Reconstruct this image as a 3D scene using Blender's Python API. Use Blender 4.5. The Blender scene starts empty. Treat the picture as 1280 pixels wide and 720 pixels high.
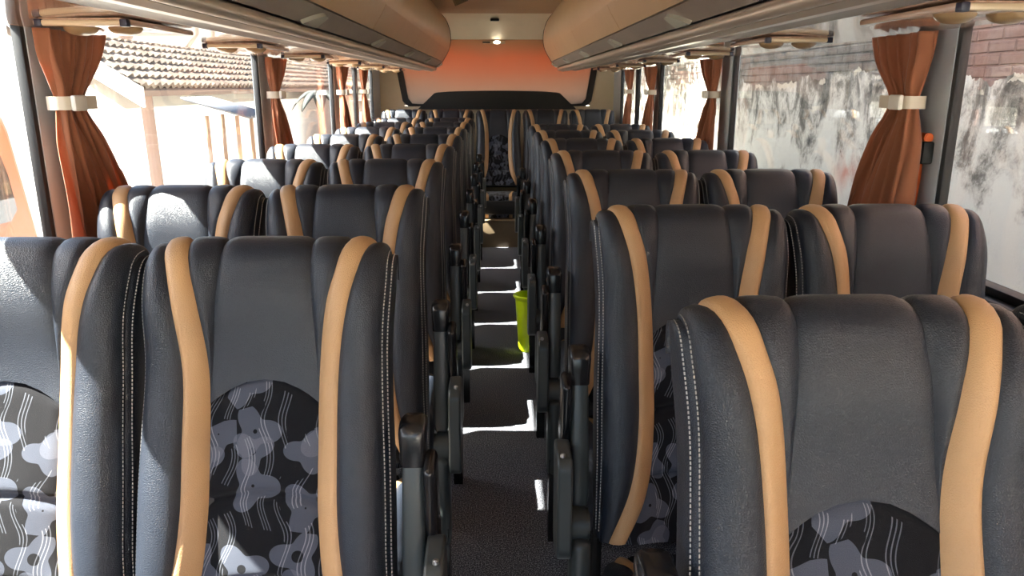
import bpy, bmesh, math, random
from mathutils import Vector, Matrix
random.seed(7)
PI = math.pi
S = bpy.context.scene
COL = S.collection

# ------------------------------------------------------------------ camera
cam = bpy.data.cameras.new('camera'); camo = bpy.data.objects.new('camera', cam); COL.objects.link(camo)
cam.sensor_width = 36.0; cam.lens = 952 / 1280 * 36; cam.clip_start = 0.02; cam.clip_end = 300
camo.location = (0, 0, 1.45)
camo.rotation_euler = (math.radians(90 - 14.83), 0, math.radians(-1.08))
S.camera = camo
# ------------------------------------------------------------------ light
S.view_settings.view_transform = 'Standard'; S.view_settings.look = 'None'
S.view_settings.gamma = 1.0; S.view_settings.use_curve_mapping = False
S.view_settings.exposure = 0.95
SUN_DIR = Vector((-0.65, -0.085, 0.76)).normalized()      # towards the sun
w = bpy.data.worlds.new('sky'); S.world = w; w.use_nodes = True
wn = w.node_tree.nodes; wl = w.node_tree.links
bg = wn['Background']; sky = wn.new('ShaderNodeTexSky'); sky.sky_type = 'NISHITA'; sky.sun_disc = False
sky.sun_elevation = math.asin(SUN_DIR.z); sky.sun_rotation = math.atan2(SUN_DIR.x, SUN_DIR.y)
sky.air_density = 1.0; sky.dust_density = 2.5
hs = wn.new('ShaderNodeHueSaturation'); hs.inputs['Saturation'].default_value = 1.0
wl.new(sky.outputs[0], hs.inputs['Color']); wl.new(hs.outputs[0], bg.inputs[0]); bg.inputs[1].default_value = 0.52
sd = bpy.data.lights.new('sun', 'SUN'); sd.energy = 38.0; sd.angle = 0.009; sd.color = (1.0, 0.95, 0.87)
so = bpy.data.objects.new('sun', sd); COL.objects.link(so); so.location = (-6, -2, 9)
so.rotation_euler = SUN_DIR.to_track_quat('Z', 'Y').to_euler()

# ------------------------------------------------------------------ helpers
def lerp(a, b, t): return a + (b - a) * t
def clamp(x, a=0.0, b=1.0): return max(a, min(b, x))
def sm(x): x = clamp(x); return x * x * (3 - 2 * x)
def interp(x, tab):
    if x <= tab[0][0]: return tab[0][1]
    for (x0, y0), (x1, y1) in zip(tab, tab[1:]):
        if x <= x1: return lerp(y0, y1, sm((x - x0) / (x1 - x0)) if False else (x - x0) / (x1 - x0))
    return tab[-1][1]
def spline(x, tab):
    n = len(tab)
    if x <= tab[0][0]: return tab[0][1]
    if x >= tab[-1][0]: return tab[-1][1]
    for i in range(n - 1):
        if x <= tab[i + 1][0]: break
    x0, y0 = tab[i]; x1, y1 = tab[i + 1]
    def slope(k):
        if k == 0: return (tab[1][1] - tab[0][1]) / (tab[1][0] - tab[0][0])
        if k == n - 1: return (tab[-1][1] - tab[-2][1]) / (tab[-1][0] - tab[-2][0])
        return (tab[k + 1][1] - tab[k - 1][1]) / (tab[k + 1][0] - tab[k - 1][0])
    h = x1 - x0; t = (x - x0) / h; m0 = slope(i) * h; m1 = slope(i + 1) * h
    return (2*t**3 - 3*t**2 + 1)*y0 + (t**3 - 2*t**2 + t)*m0 + (-2*t**3 + 3*t**2)*y1 + (t**3 - t**2)*m1

class MB:
    def __init__(s): s.v = []; s.f = []; s.uv = []
    def add(s, vs, fs, uvs=None):
        o = len(s.v); s.v += [tuple(p) for p in vs]; s.f += [tuple(i + o for i in f) for f in fs]
        s.uv += list(uvs) if uvs else [(p[0], p[1]) for p in vs]
        return s
    def grid(s, rows, uvs=None, flip=False, closed=False):
        n = len(rows); m = len(rows[0]); fs = []
        for i in range(n - 1):
            for j in range(m - 1 + (1 if closed else 0)):
                k = (j + 1) % m
                q = (i*m + j, (i+1)*m + j, (i+1)*m + k, i*m + k)
                fs.append(q[::-1] if flip else q)
        return s.add([p for r in rows for p in r], fs, [u for r in uvs for u in r] if uvs else None)
    def bm(s, bmx, M=None):
        bmx.verts.ensure_lookup_table()
        vs = [(M @ v.co if M else v.co.copy()) for v in bmx.verts]
        for i, v in enumerate(bmx.verts): v.index = i
        fs = [[v.index for v in f.verts] for f in bmx.faces]
        s.add(vs, fs); bmx.free(); return s
    def box(s, c, d, r=0.0, seg=2, rot=None):
        b = bmesh.new(); bmesh.ops.create_cube(b, size=1.0)
        for v in b.verts: v.co = Vector((v.co.x*d[0], v.co.y*d[1], v.co.z*d[2]))
        if r > 0: bmesh.ops.bevel(b, geom=list(b.edges), offset=min(r, min(d)*0.49), segments=seg, profile=0.5, affect='EDGES')
        M = Matrix.Translation(Vector(c))
        if rot is not None: M = M @ rot
        return s.bm(b, M)
    def cyl(s, c, r, h, axis='Z', seg=24, r2=None, bev=0.0, rot=None):
        b = bmesh.new(); bmesh.ops.create_cone(b, cap_ends=True, segments=seg, radius1=r, radius2=r if r2 is None else r2, depth=h)
        if bev > 0:
            es = [e for e in b.edges if len(e.link_faces) == 2 and any(len(f.verts) > 4 for f in e.link_faces)]
            bmesh.ops.bevel(b, geom=es, offset=bev, segments=2, affect='EDGES')
        M = Matrix.Translation(Vector(c))
        if axis == 'X': M = M @ Matrix.Rotation(PI/2, 4, 'Y')
        if axis == 'Y': M = M @ Matrix.Rotation(-PI/2, 4, 'X')
        if rot is not None: M = M @ rot
        return s.bm(b, M)
    def tube(s, pts, r, seg=8):
        pts = [Vector(p) for p in pts]; rows = []
        up = Vector((0, 0, 1))
        for i, p in enumerate(pts):
            t = (pts[min(i+1, len(pts)-1)] - pts[max(i-1, 0)]).normalized()
            a = t.cross(up if abs(t.z) < 0.95 else Vector((1, 0, 0))).normalized(); b2 = t.cross(a)
            rr = r[i] if isinstance(r, (list, tuple)) else r
            rows.append([p + (a*math.cos(2*PI*k/seg) + b2*math.sin(2*PI*k/seg))*rr for k in range(seg)])
        o = len(s.v); s.grid(rows, closed=True)
        n = len(rows)
        s.f.append(tuple(o + k for k in range(seg))); s.f.append(tuple(o + (n-1)*seg + k for k in reversed(range(seg))))
        return s
    def prism(s, poly, axis, a, b):
        # extrude a closed 2-D outline along an axis; poly gives the two other coordinates in x,y,z order
        def mk(p, t):
            return {'X': (t, p[0], p[1]), 'Y': (p[0], t, p[1]), 'Z': (p[0], p[1], t)}[axis]
        n = len(poly); vs = [mk(p, a) for p in poly] + [mk(p, b) for p in poly]
        fs = [(i, (i+1) % n, n + (i+1) % n, n + i) for i in range(n)] + [tuple(range(n))[::-1], tuple(range(n, 2*n))]
        return s.add(vs, fs)
    def build(s, name, mat, parent=None, smooth=True, fix=True, angle=35):
        me = bpy.data.meshes.new(name); me.from_pydata(s.v, [], s.f)
        ul = me.uv_layers.new(name='uv')
        li = [0] * len(me.loops); me.loops.foreach_get('vertex_index', li)
        ul.data.foreach_set('uv', [c for i in li for c in s.uv[i]])
        if fix:
            b = bmesh.new(); b.from_mesh(me); bmesh.ops.recalc_face_normals(b, faces=b.faces); b.to_mesh(me); b.free()
        if smooth:
            me.polygons.foreach_set('use_smooth', [True]*len(me.polygons))
            me.set_sharp_from_angle(angle=math.radians(angle))
        me.materials.append(mat); me.update()
        o = bpy.data.objects.new(name, me); COL.objects.link(o)
        if parent: o.parent = parent
        return o
def tag(o, label=None, cat=None, group=None, kind=None):
    if label: o['label'] = label
    if cat: o['category'] = cat
    if group: o['group'] = group
    if kind: o['kind'] = kind
    return o
def empty(name, loc=(0, 0, 0), rz=0.0):
    o = bpy.data.objects.new(name, None); COL.objects.link(o); o.location = loc; o.rotation_euler = (0, 0, rz); o.empty_display_size = 0.1
    return o
def kids(o): return [c for c in bpy.data.objects if c.parent == o]
def copy_tree(o, kidmap):
    r = o.copy(); COL.objects.link(r)
    for ch in kidmap[o.name]:
        c = ch.copy(); COL.objects.link(c); c.parent = r
        for g in kidmap.get(ch.name, []):
            d = g.copy(); COL.objects.link(d); d.parent = c
    return r

# ------------------------------------------------------------------ materials
def mat(name, col, rough=0.5, metal=0.0, spec=0.5, coat=0.0):
    m = bpy.data.materials.new(name); m.use_nodes = True; b = m.node_tree.nodes['Principled BSDF']
    b.inputs['Base Color'].default_value = (*col, 1); b.inputs['Roughness'].default_value = rough
    b.inputs['Metallic'].default_value = metal; b.inputs['Specular IOR Level'].default_value = spec
    b.inputs['Coat Weight'].default_value = coat
    return m
class NT:
    def __init__(s, m): s.t = m.node_tree; s.n = s.t.nodes; s.l = s.t.links; s.b = s.n['Principled BSDF']; s.out = s.n['Material Output']
    def new(s, typ, **kw):
        x = s.n.new('ShaderNode' + typ)
        for k, v in kw.items():
            if hasattr(x, k): setattr(x, k, v)
        return x
    def set(s, sock, v):
        if isinstance(v, bpy.types.NodeSocket): s.l.new(v, sock)
        elif isinstance(v, tuple) and len(v) == 3 and sock.type == 'RGBA': sock.default_value = (*v, 1)
        else: sock.default_value = v
    def math(s, op, a, b=None, c=None):
        x = s.new('Math', operation=op); s.set(x.inputs[0], a)
        if b is not None: s.set(x.inputs[1], b)
        if c is not None: s.set(x.inputs[2], c)
        return x.outputs[0]
    def coord(s, which='Object', scale=None):
        c = s.new('TexCoord').outputs[which]
        if scale:
            mp = s.new('Mapping'); mp.inputs['Scale'].default_value = scale; s.l.new(c, mp.inputs['Vector']); c = mp.outputs[0]
        return c
    def noise(s, vec, scale, detail=3, rough=0.5, dist=0.0):
        x = s.new('TexNoise'); s.l.new(vec, x.inputs['Vector']); x.inputs['Scale'].default_value = scale
        x.inputs['Detail'].default_value = detail; x.inputs['Roughness'].default_value = rough; x.inputs['Distortion'].default_value = dist
        return x.outputs['Fac']
    def ramp(s, fac, stops):
        r = s.new('ValToRGB'); s.l.new(fac, r.inputs[0]); e = r.color_ramp.elements
        while len(e) < len(stops): e.new(0.5)
        for el, (p, c) in zip(e, stops): el.position = p; el.color = (*c, 1) if len(c) == 3 else c
        return r.outputs[0]
    def mix(s, fac, a, b):
        x = s.new('Mix', data_type='RGBA'); s.set(x.inputs[0], fac); s.set(x.inputs[6], a); s.set(x.inputs[7], b); return x.outputs[2]
    def bump(s, h, strength=0.3, dist=0.002):
        x = s.new('Bump'); x.inputs['Strength'].default_value = strength; x.inputs['Distance'].default_value = dist
        s.l.new(h, x.inputs['Height']); s.l.new(x.outputs[0], s.b.inputs['Normal']); return x

def leather(name, col, rough, vary=0.15):
    m = mat(name, col, rough); t = NT(m); c = t.coord()
    v = t.new('TexVoronoi', feature='DISTANCE_TO_EDGE'); t.l.new(c, v.inputs['Vector']); v.inputs['Scale'].default_value = 300
    h = t.math('MINIMUM', v.outputs['Distance'], 0.25)
    n = t.noise(c, 7, 4)
    t.bump(t.math('ADD', h, t.math('MULTIPLY', n, 0.6)), 0.85, 0.0014)
    a = tuple(x*(1 - vary) for x in col); b = tuple(x*(1 + vary) for x in col)
    t.set(t.b.inputs['Base Color'], t.ramp(n, [(0.3, a), (0.7, b)]))
    t.set(t.b.inputs['Roughness'], t.math('ADD', rough - 0.06, t.math('MULTIPLY', t.noise(c, 18, 3), 0.12)))
    return m
M = {}
M['leather'] = leather('charcoal_leather', (0.0155, 0.0200, 0.0300), 0.40)
M['tan'] = leather('tan_leather', (0.50, 0.30, 0.145), 0.45, 0.08)
M['shell'] = mat('shell_plastic', (0.02, 0.02, 0.022), 0.5)
M['stitch'] = mat('stitch_thread', (0.42, 0.40, 0.38), 0.8)
M['plastic'] = mat('grey_plastic', (0.050, 0.058, 0.058), 0.36)
M['cap'] = mat('black_plastic', (0.012, 0.012, 0.013), 0.25)
M['dark'] = mat('matt_black', (0.010, 0.010, 0.010), 0.6)
M['steel'] = mat('screw_steel', (0.6, 0.6, 0.6), 0.3, 1.0)
M['rubber'] = mat('black_rubber', (0.012, 0.012, 0.013), 0.55)
M['white_clip'] = mat('ivory_plastic', (0.62, 0.54, 0.42), 0.4)
M['navy'] = mat('navy_clip', (0.015, 0.014, 0.035), 0.4)
M['orange_plastic'] = mat('orange_plastic', (0.85, 0.16, 0.03), 0.4)

def fabric():
    m = mat('floral_fabric', (0.01, 0.01, 0.013), 0.9, spec=0.2); t = NT(m); uv = t.coord('UV')
    xy = t.new('SeparateXYZ'); t.l.new(uv, xy.inputs[0]); X, Y = xy.outputs[0], xy.outputs[1]
    # wavy triple threads
    wv = t.math('MULTIPLY', t.math('SINE', t.math('MULTIPLY', Y, 50.0)), 0.0085)
    nz = t.math('MULTIPLY', t.math('SUBTRACT', t.noise(uv, 7, 1), 0.5), 0.05)
    px = t.math('ADD', X, t.math('ADD', wv, nz))
    band = t.math('LESS_THAN', t.math('FRACT', t.math('DIVIDE', t.math('ADD', px, 5.0), 0.034)), 0.5)
    line = t.math('LESS_THAN', t.math('FRACT', t.math('DIVIDE', t.math('ADD', px, 5.0), 0.034/6)), 0.30)
    seg = t.math('GREATER_THAN', t.noise(uv, 11, 1), 0.47)
    thread = t.math('MULTIPLY', t.math('MULTIPLY', band, line), seg)
    def flower(scale, off, size, keep):
        ad = t.new('VectorMath', operation='ADD'); t.l.new(uv, ad.inputs[0]); ad.inputs[1].default_value = (off, off*1.7, 0)
        v = t.new('TexVoronoi', voronoi_dimensions='2D'); t.l.new(ad.outputs[0], v.inputs['Vector']); v.inputs['Scale'].default_value = scale; v.inputs['Randomness'].default_value = 0.75
        d = t.new('VectorMath', operation='SUBTRACT'); t.l.new(ad.outputs[0], d.inputs[0]); t.l.new(v.outputs['Position'], d.inputs[1])
        s2 = t.new('SeparateXYZ'); t.l.new(d.outputs[0], s2.inputs[0])
        cs = t.new('SeparateColor'); t.l.new(v.outputs['Color'], cs.inputs[0])
        ang = t.math('ARCTAN2', s2.outputs[1], s2.outputs[0])
        r = t.math('SQRT', t.math('ADD', t.math('POWER', s2.outputs[0], 2.0), t.math('POWER', s2.outputs[1], 2.0)))
        lob = t.math('COSINE', t.math('ADD', t.math('MULTIPLY', ang, 3.0), t.math('MULTIPLY', cs.outputs[0], 20.0)))
        thr = t.math('ADD', size, t.math('MULTIPLY', lob, size*0.34))
        ins = t.math('MULTIPLY', t.math('LESS_THAN', r, thr), t.math('GREATER_THAN', r, t.math('MULTIPLY', size*0.30, cs.outputs[2])))
        return t.math('MULTIPLY', ins, t.math('LESS_THAN', cs.outputs[1], keep))
    f1 = flower(11.0, 0.31, 0.037, 0.92); f2 = flower(8.5, 3.7, 0.031, 0.55)
    fl = t.math('MAXIMUM', f1, f2); both = t.math('MULTIPLY', f1, f2)
    weave = t.noise(uv, 900, 1)
    col = t.mix(fl, (0.0065, 0.0068, 0.010), (0.090, 0.102, 0.138))
    col = t.mix(both, col, (0.14, 0.155, 0.20))
    col = t.mix(thread, col, t.mix(fl, (0.13, 0.14, 0.17), (0.28, 0.30, 0.35)))
    col = t.mix(t.math('MULTIPLY', weave, 0.55), col, (0.0, 0.0, 0.0))
    t.set(t.b.inputs['Base Color'], col)
    t.b.inputs['Sheen Weight'].default_value = 0.1
    t.bump(weave, 0.5, 0.001)
    return m
M['fabric'] = fabric()

def carpet():
    m = mat('speckled_carpet', (0.02, 0.02, 0.02), 0.95, spec=0.15); t = NT(m); c = t.coord()
    n = t.noise(c, 240, 2, 0.7)
    t.set(t.b.inputs['Base Color'], t.ramp(n, [(0.40, (0.022, 0.022, 0.028)), (0.54, (0.12, 0.125, 0.145)), (0.66, (0.48, 0.49, 0.52))]))
    t.bump(n, 0.9, 0.004); return m
M['carpet'] = carpet()

def streaky(name, c1, c2, rough, sc=(30, 0.6, 30), coat=0.0, lo=0.35, hi=0.65):
    m = mat(name, c1, rough, coat=coat); t = NT(m); c = t.coord('Object', sc)
    n = t.noise(c, 1.0, 4, 0.6)
    t.set(t.b.inputs['Base Color'], t.ramp(n, [(lo, c1), (hi, c2)])); return m
M['beige'] = streaky('beige_laminate', (0.52, 0.33, 0.175), (0.56, 0.36, 0.195), 0.34, (3, 3, 3))
M['band'] = streaky('taupe_panel', (0.27, 0.22, 0.18), (0.31, 0.255, 0.205), 0.36, (3, 3, 3))
M['rail'] = mat('brushed_rail', (0.55, 0.46, 0.37), 0.33, 0.5)
M['under'] = streaky('streaked_lining', (0.50, 0.30, 0.20), (0.70, 0.50, 0.38), 0.16, (60, 0.9, 60), coat=0.5)
M['rubfree'] = mat('service_beige', (0.66, 0.50, 0.32), 0.3)
M['dome'] = mat('amber_lens', (0.32, 0.20, 0.10), 0.25)
M['latch'] = mat('grey_latch', (0.46, 0.45, 0.37), 0.35)
M['ceil'] = streaky('ceiling_vinyl', (0.52, 0.37, 0.21), (0.56, 0.40, 0.23), 0.6, (4, 4, 4))
M['pillar'] = streaky('grey_pillar_trim', (0.47, 0.51, 0.55), (0.51, 0.55, 0.59), 0.45, (4, 4, 4))
M['rear'] = streaky('rear_beige', (0.76, 0.66, 0.46), (0.80, 0.70, 0.50), 0.55, (4, 4, 4))
M['body'] = mat('outer_paint', (0.7, 0.68, 0.62), 0.4)
M['riser'] = streaky('riser_board', (0.20, 0.145, 0.085), (0.24, 0.17, 0.10), 0.5, (5, 5, 5))

def curtain_mat():
    m = mat('rust_curtain', (0.42, 0.165, 0.085), 0.85, spec=0.25); t = NT(m); c = t.coord('UV')
    n = t.noise(c, 500, 2); t.bump(n, 0.2, 0.001)
    t.b.inputs['Sheen Weight'].default_value = 0.25
    tr = t.new('BsdfTranslucent'); tr.inputs[0].default_value = (0.46, 0.13, 0.045, 1)
    mx = t.new('MixShader'); mx.inputs[0].default_value = 0.28
    t.l.new(t.b.outputs[0], mx.inputs[1]); t.l.new(tr.outputs[0], mx.inputs[2]); t.l.new(mx.outputs[0], t.out.inputs[0]); return m
M['curtain'] = curtain_mat()

def pane_mat(name, tint, refl=1.0):
    m = mat(name, (1, 1, 1)); t = NT(m); t.n.remove(t.b)
    tr = t.new('BsdfTransparent'); tr.inputs[0].default_value = (*tint, 1)
    gl = t.new('BsdfGlossy'); gl.inputs['Roughness'].default_value = 0.0; gl.inputs[0].default_value = (1, 1, 1, 1)
    ge = t.new('NewGeometry'); dt = t.new('VectorMath', operation='DOT_PRODUCT'); t.l.new(ge.outputs['Incoming'], dt.inputs[0]); t.l.new(ge.outputs['Normal'], dt.inputs[1])
    sch = t.math('ADD', 0.04, t.math('MULTIPLY', t.math('POWER', t.math('SUBTRACT', 1.0, t.math('ABSOLUTE', dt.outputs['Value'])), 5.0), 0.9))
    mx = t.new('MixShader'); t.l.new(t.math('MULTIPLY', sch, refl), mx.inputs[0])
    t.l.new(tr.outputs[0], mx.inputs[1]); t.l.new(gl.outputs[0], mx.inputs[2]); t.l.new(mx.outputs[0], t.out.inputs[0]); return m
M['glass'] = pane_mat('window_glass', (0.93, 0.95, 0.94))
M['bagplastic'] = pane_mat('clear_plastic', (0.72, 0.76, 0.70), 2.0)

def rear_film():
    m = mat('orange_rear_film', (0.7, 0.4, 0.3), 0.2); t = NT(m); g = t.coord('Object')
    xy = t.new('SeparateXYZ'); t.l.new(g, xy.inputs[0])
    z = t.math('ADD', xy.outputs[2], t.math('MULTIPLY', t.math('SUBTRACT', t.noise(g, 2.2, 2), 0.5), 0.12))
    edge = t.math('POWER', t.math('ABSOLUTE', xy.outputs[0]), 3.0)
    z2 = t.math('SUBTRACT', z, t.math('MULTIPLY', edge, 0.10))
    f = t.math('DIVIDE', t.math('SUBTRACT', z2, 1.25), 0.65)
    col = t.ramp(f, [(0.0, (0.45, 0.38, 0.33)), (0.28, (0.44, 0.31, 0.245)), (0.55, (0.47, 0.24, 0.16)), (0.74, (0.47, 0.21, 0.125)), (1.0, (0.30, 0.205, 0.135))])
    t.set(t.b.inputs['Base Color'], col)
    tr = t.new('BsdfTranslucent'); t.l.new(col, tr.inputs[0])
    mx = t.new('MixShader'); mx.inputs[0].default_value = 0.6
    t.l.new(t.b.outputs[0], mx.inputs[1]); t.l.new(tr.outputs[0], mx.inputs[2]); t.l.new(mx.outputs[0], t.out.inputs[0]); return m
M['film'] = rear_film()

# ------------------------------------------------------------------ bus shell
WX = 1.18; SILL = 0.965; TOP = 1.612; CEIL = 2.12; Y0 = -1.3; Y1 = 7.95
PIL = [(0.80, 0.95), (2.03, 2.22), (3.95, 4.13), (5.72, 5.89), (6.64, 6.70), (7.52, 7.98)]
f = MB(); f.box((0, (Y0+Y1)/2, -0.05), (2*WX + 0.2, Y1 - Y0 + 0.2, 0.1))
tag(f.build('floor', M['carpet'], smooth=False), kind='structure')
f = MB(); f.box((0, (Y0+Y1)/2, CEIL + 0.06), (2*WX + 0.3, Y1 - Y0 + 0.3, 0.12))
tag(f.build('ceiling', M['ceil'], smooth=False), kind='structure')
f = MB(); f.box((0, (Y0+Y1)/2, CEIL + 0.12 + 0.42), (2*WX + 0.1, Y1 - Y0 + 0.2, 0.84), 0.06, 3)  # unseen roof box, made tall to shade the wall on the right
tag(f.build('trim_4', M['body']), kind='structure')
for sx, nm in ((-1, 'left'), (1, 'right')):
    f = MB(); xc = sx*(WX + 0.018)
    f.box((xc, (Y0+Y1)/2, (SILL - 1.0)/2), (0.036, Y1 - Y0 + 0.1, SILL + 1.0))
    f.box((xc, (Y0+Y1)/2, (TOP + CEIL + 0.1)/2), (0.036, Y1 - Y0 + 0.1, CEIL + 0.1 - TOP))
    for i, (a, b) in enumerate(PIL):
        if i == 4: continue
        f.box((xc, (a+b)/2, (SILL + TOP)/2), (0.036, b - a, TOP - SILL + 0.002))
    f.box((xc, Y0 + 0.06, (SILL + TOP)/2), (0.036, 0.12, TOP - SILL + 0.002))
    tag(f.build('wall_' + nm, M['pillar'], smooth=False), kind='structure')
    ed = [(Y0 + 0.12, PIL[0][0])] + [(PIL[i][1], PIL[i+1][0]) for i in range(5)]
    for i, (a, b) in enumerate(ed):
        g = MB(); x = sx*(WX + 0.016); t_ = 0.022
        g.box((x, (a+b)/2, SILL + t_/2), (0.042, b - a + 0.04, t_), 0.005)
        g.box((x, (a+b)/2, TOP - t_/4), (0.042, b - a + 0.04, t_/2), 0.003)
        g.box((x, a + 0.0, (SILL + TOP)/2), (0.026, 0.024, TOP - SILL), 0.004)
        g.box((x, b + 0.0, (SILL + TOP)/2), (0.026, 0.034, TOP - SILL), 0.004)
        fr = tag(g.build('window_%d' % (i + 1 + (6 if sx > 0 else 0)), M['rubber']), kind='structure')
        p = MB(); p.box((sx*(WX + 0.022), (a+b)/2, (SILL+TOP)/2), (0.005, b - a - 0.01, TOP - SILL - 0.01))
        p.build('pane', M['glass'], fr, smooth=False)
    g = MB(); g.box((sx*(WX - 0.012), (Y0+Y1)/2, SILL - 0.012), (0.04, Y1 - Y0 - 0.1, 0.024), 0.006)
    tag(g.build('trim_%d' % (1 if sx < 0 else 2), M['rubber']), kind='structure')
# front bulkhead with windscreen
f = MB(); f.box((0, Y0 - 0.05, -0.1), (2*WX + 0.2, 0.1, 1.8)); f.box((0, Y0 - 0.05, 2.08), (2*WX + 0.2, 0.1, 0.2))
tag(f.build('wall_front', M['pillar'], smooth=False), kind='structure')
g = MB()
for x in (-WX - 0.02, WX + 0.02): g.box((x, Y0 - 0.05, 1.39), (0.06, 0.08, 1.18), 0.01)
ws = tag(g.build('window_13', M['rubber']), kind='structure')
p = MB(); p.box((0, Y0 - 0.06, 1.39), (2*WX, 0.006, 1.18)); p.build('pane', M['glass'], ws, smooth=False)
# rear wall, rear window
RW = 7.95
ZB, ZT = 1.255, 1.905
f = MB(); f.box((0, RW + 0.05, (ZB - 1.0)/2), (2*WX + 0.2, 0.1, ZB + 1.0)); f.box((0, RW + 0.05, (ZT + CEIL + 0.1)/2), (2*WX + 0.2, 0.1, CEIL + 0.1 - ZT))
for s in (-1, 1):
    f.prism([(s*0.94, ZB - 0.001), (s*(WX + 0.1), ZB - 0.001), (s*(WX + 0.1), ZT + 0.001), (s*1.06, ZT + 0.001)], 'Y', RW, RW + 0.1)
tag(f.build('wall_rear', M['rear'], smooth=False), kind='structure')
f = MB()
for s in (-1, 1):
    f.prism([(s*0.80, ZB), (s*0.90, ZB), (s*0.955, ZB + 0.05), (s*1.055, ZT), (s*0.99, ZT), (s*0.90, ZB + 0.075), (s*0.86, ZB + 0.028), (s*0.80, ZB + 0.022)], 'Y', RW - 0.012, RW + 0.03)
f.box((0, RW + 0.01, ZB + 0.011), (1.64, 0.044, 0.022))
rwf = tag(f.build('window_14', M['rubber'], angle=20), kind='structure')
p = MB(); p.prism([(-0.95, ZB + 0.01), (0.95, ZB + 0.01), (1.055, ZT), (-1.055, ZT)], 'Y', RW + 0.005, RW + 0.013)
p.build('pane', M['film'], rwf, smooth=False)
# sloping cove between rear window and ceiling
f = MB(); f.prism([(RW - 0.002, ZT - 0.005), (RW - 0.03, ZT - 0.002), (RW - 0.10, 2.05), (RW - 0.30, CEIL - 0.001), (RW - 0.002, CEIL - 0.001)], 'X', -WX + 0.01, WX - 0.01)
tag(f.build('trim_3', M['rear'], angle=60), kind='structure')

# black sunshade panel standing in front of the rear glass
f = MB(); zt = 1.395
pts = [(-0.80, ZB - 0.03), (-0.63, zt - 0.012), (-0.60, zt - 0.004)] + [(-0.6 + 1.2*i/10, zt + 0.014*(1 - (2*i/10 - 1)**2)) for i in range(1, 10)] + [(0.60, zt - 0.004), (0.63, zt - 0.012), (0.80, ZB - 0.03)]
f.prism(pts, 'Y', RW - 0.09, RW - 0.05)
tag(f.build('sunshade_panel', M['dark'], angle=20), 'low black shade panel with chamfered corners standing behind the rear bench', 'panel')

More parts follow.
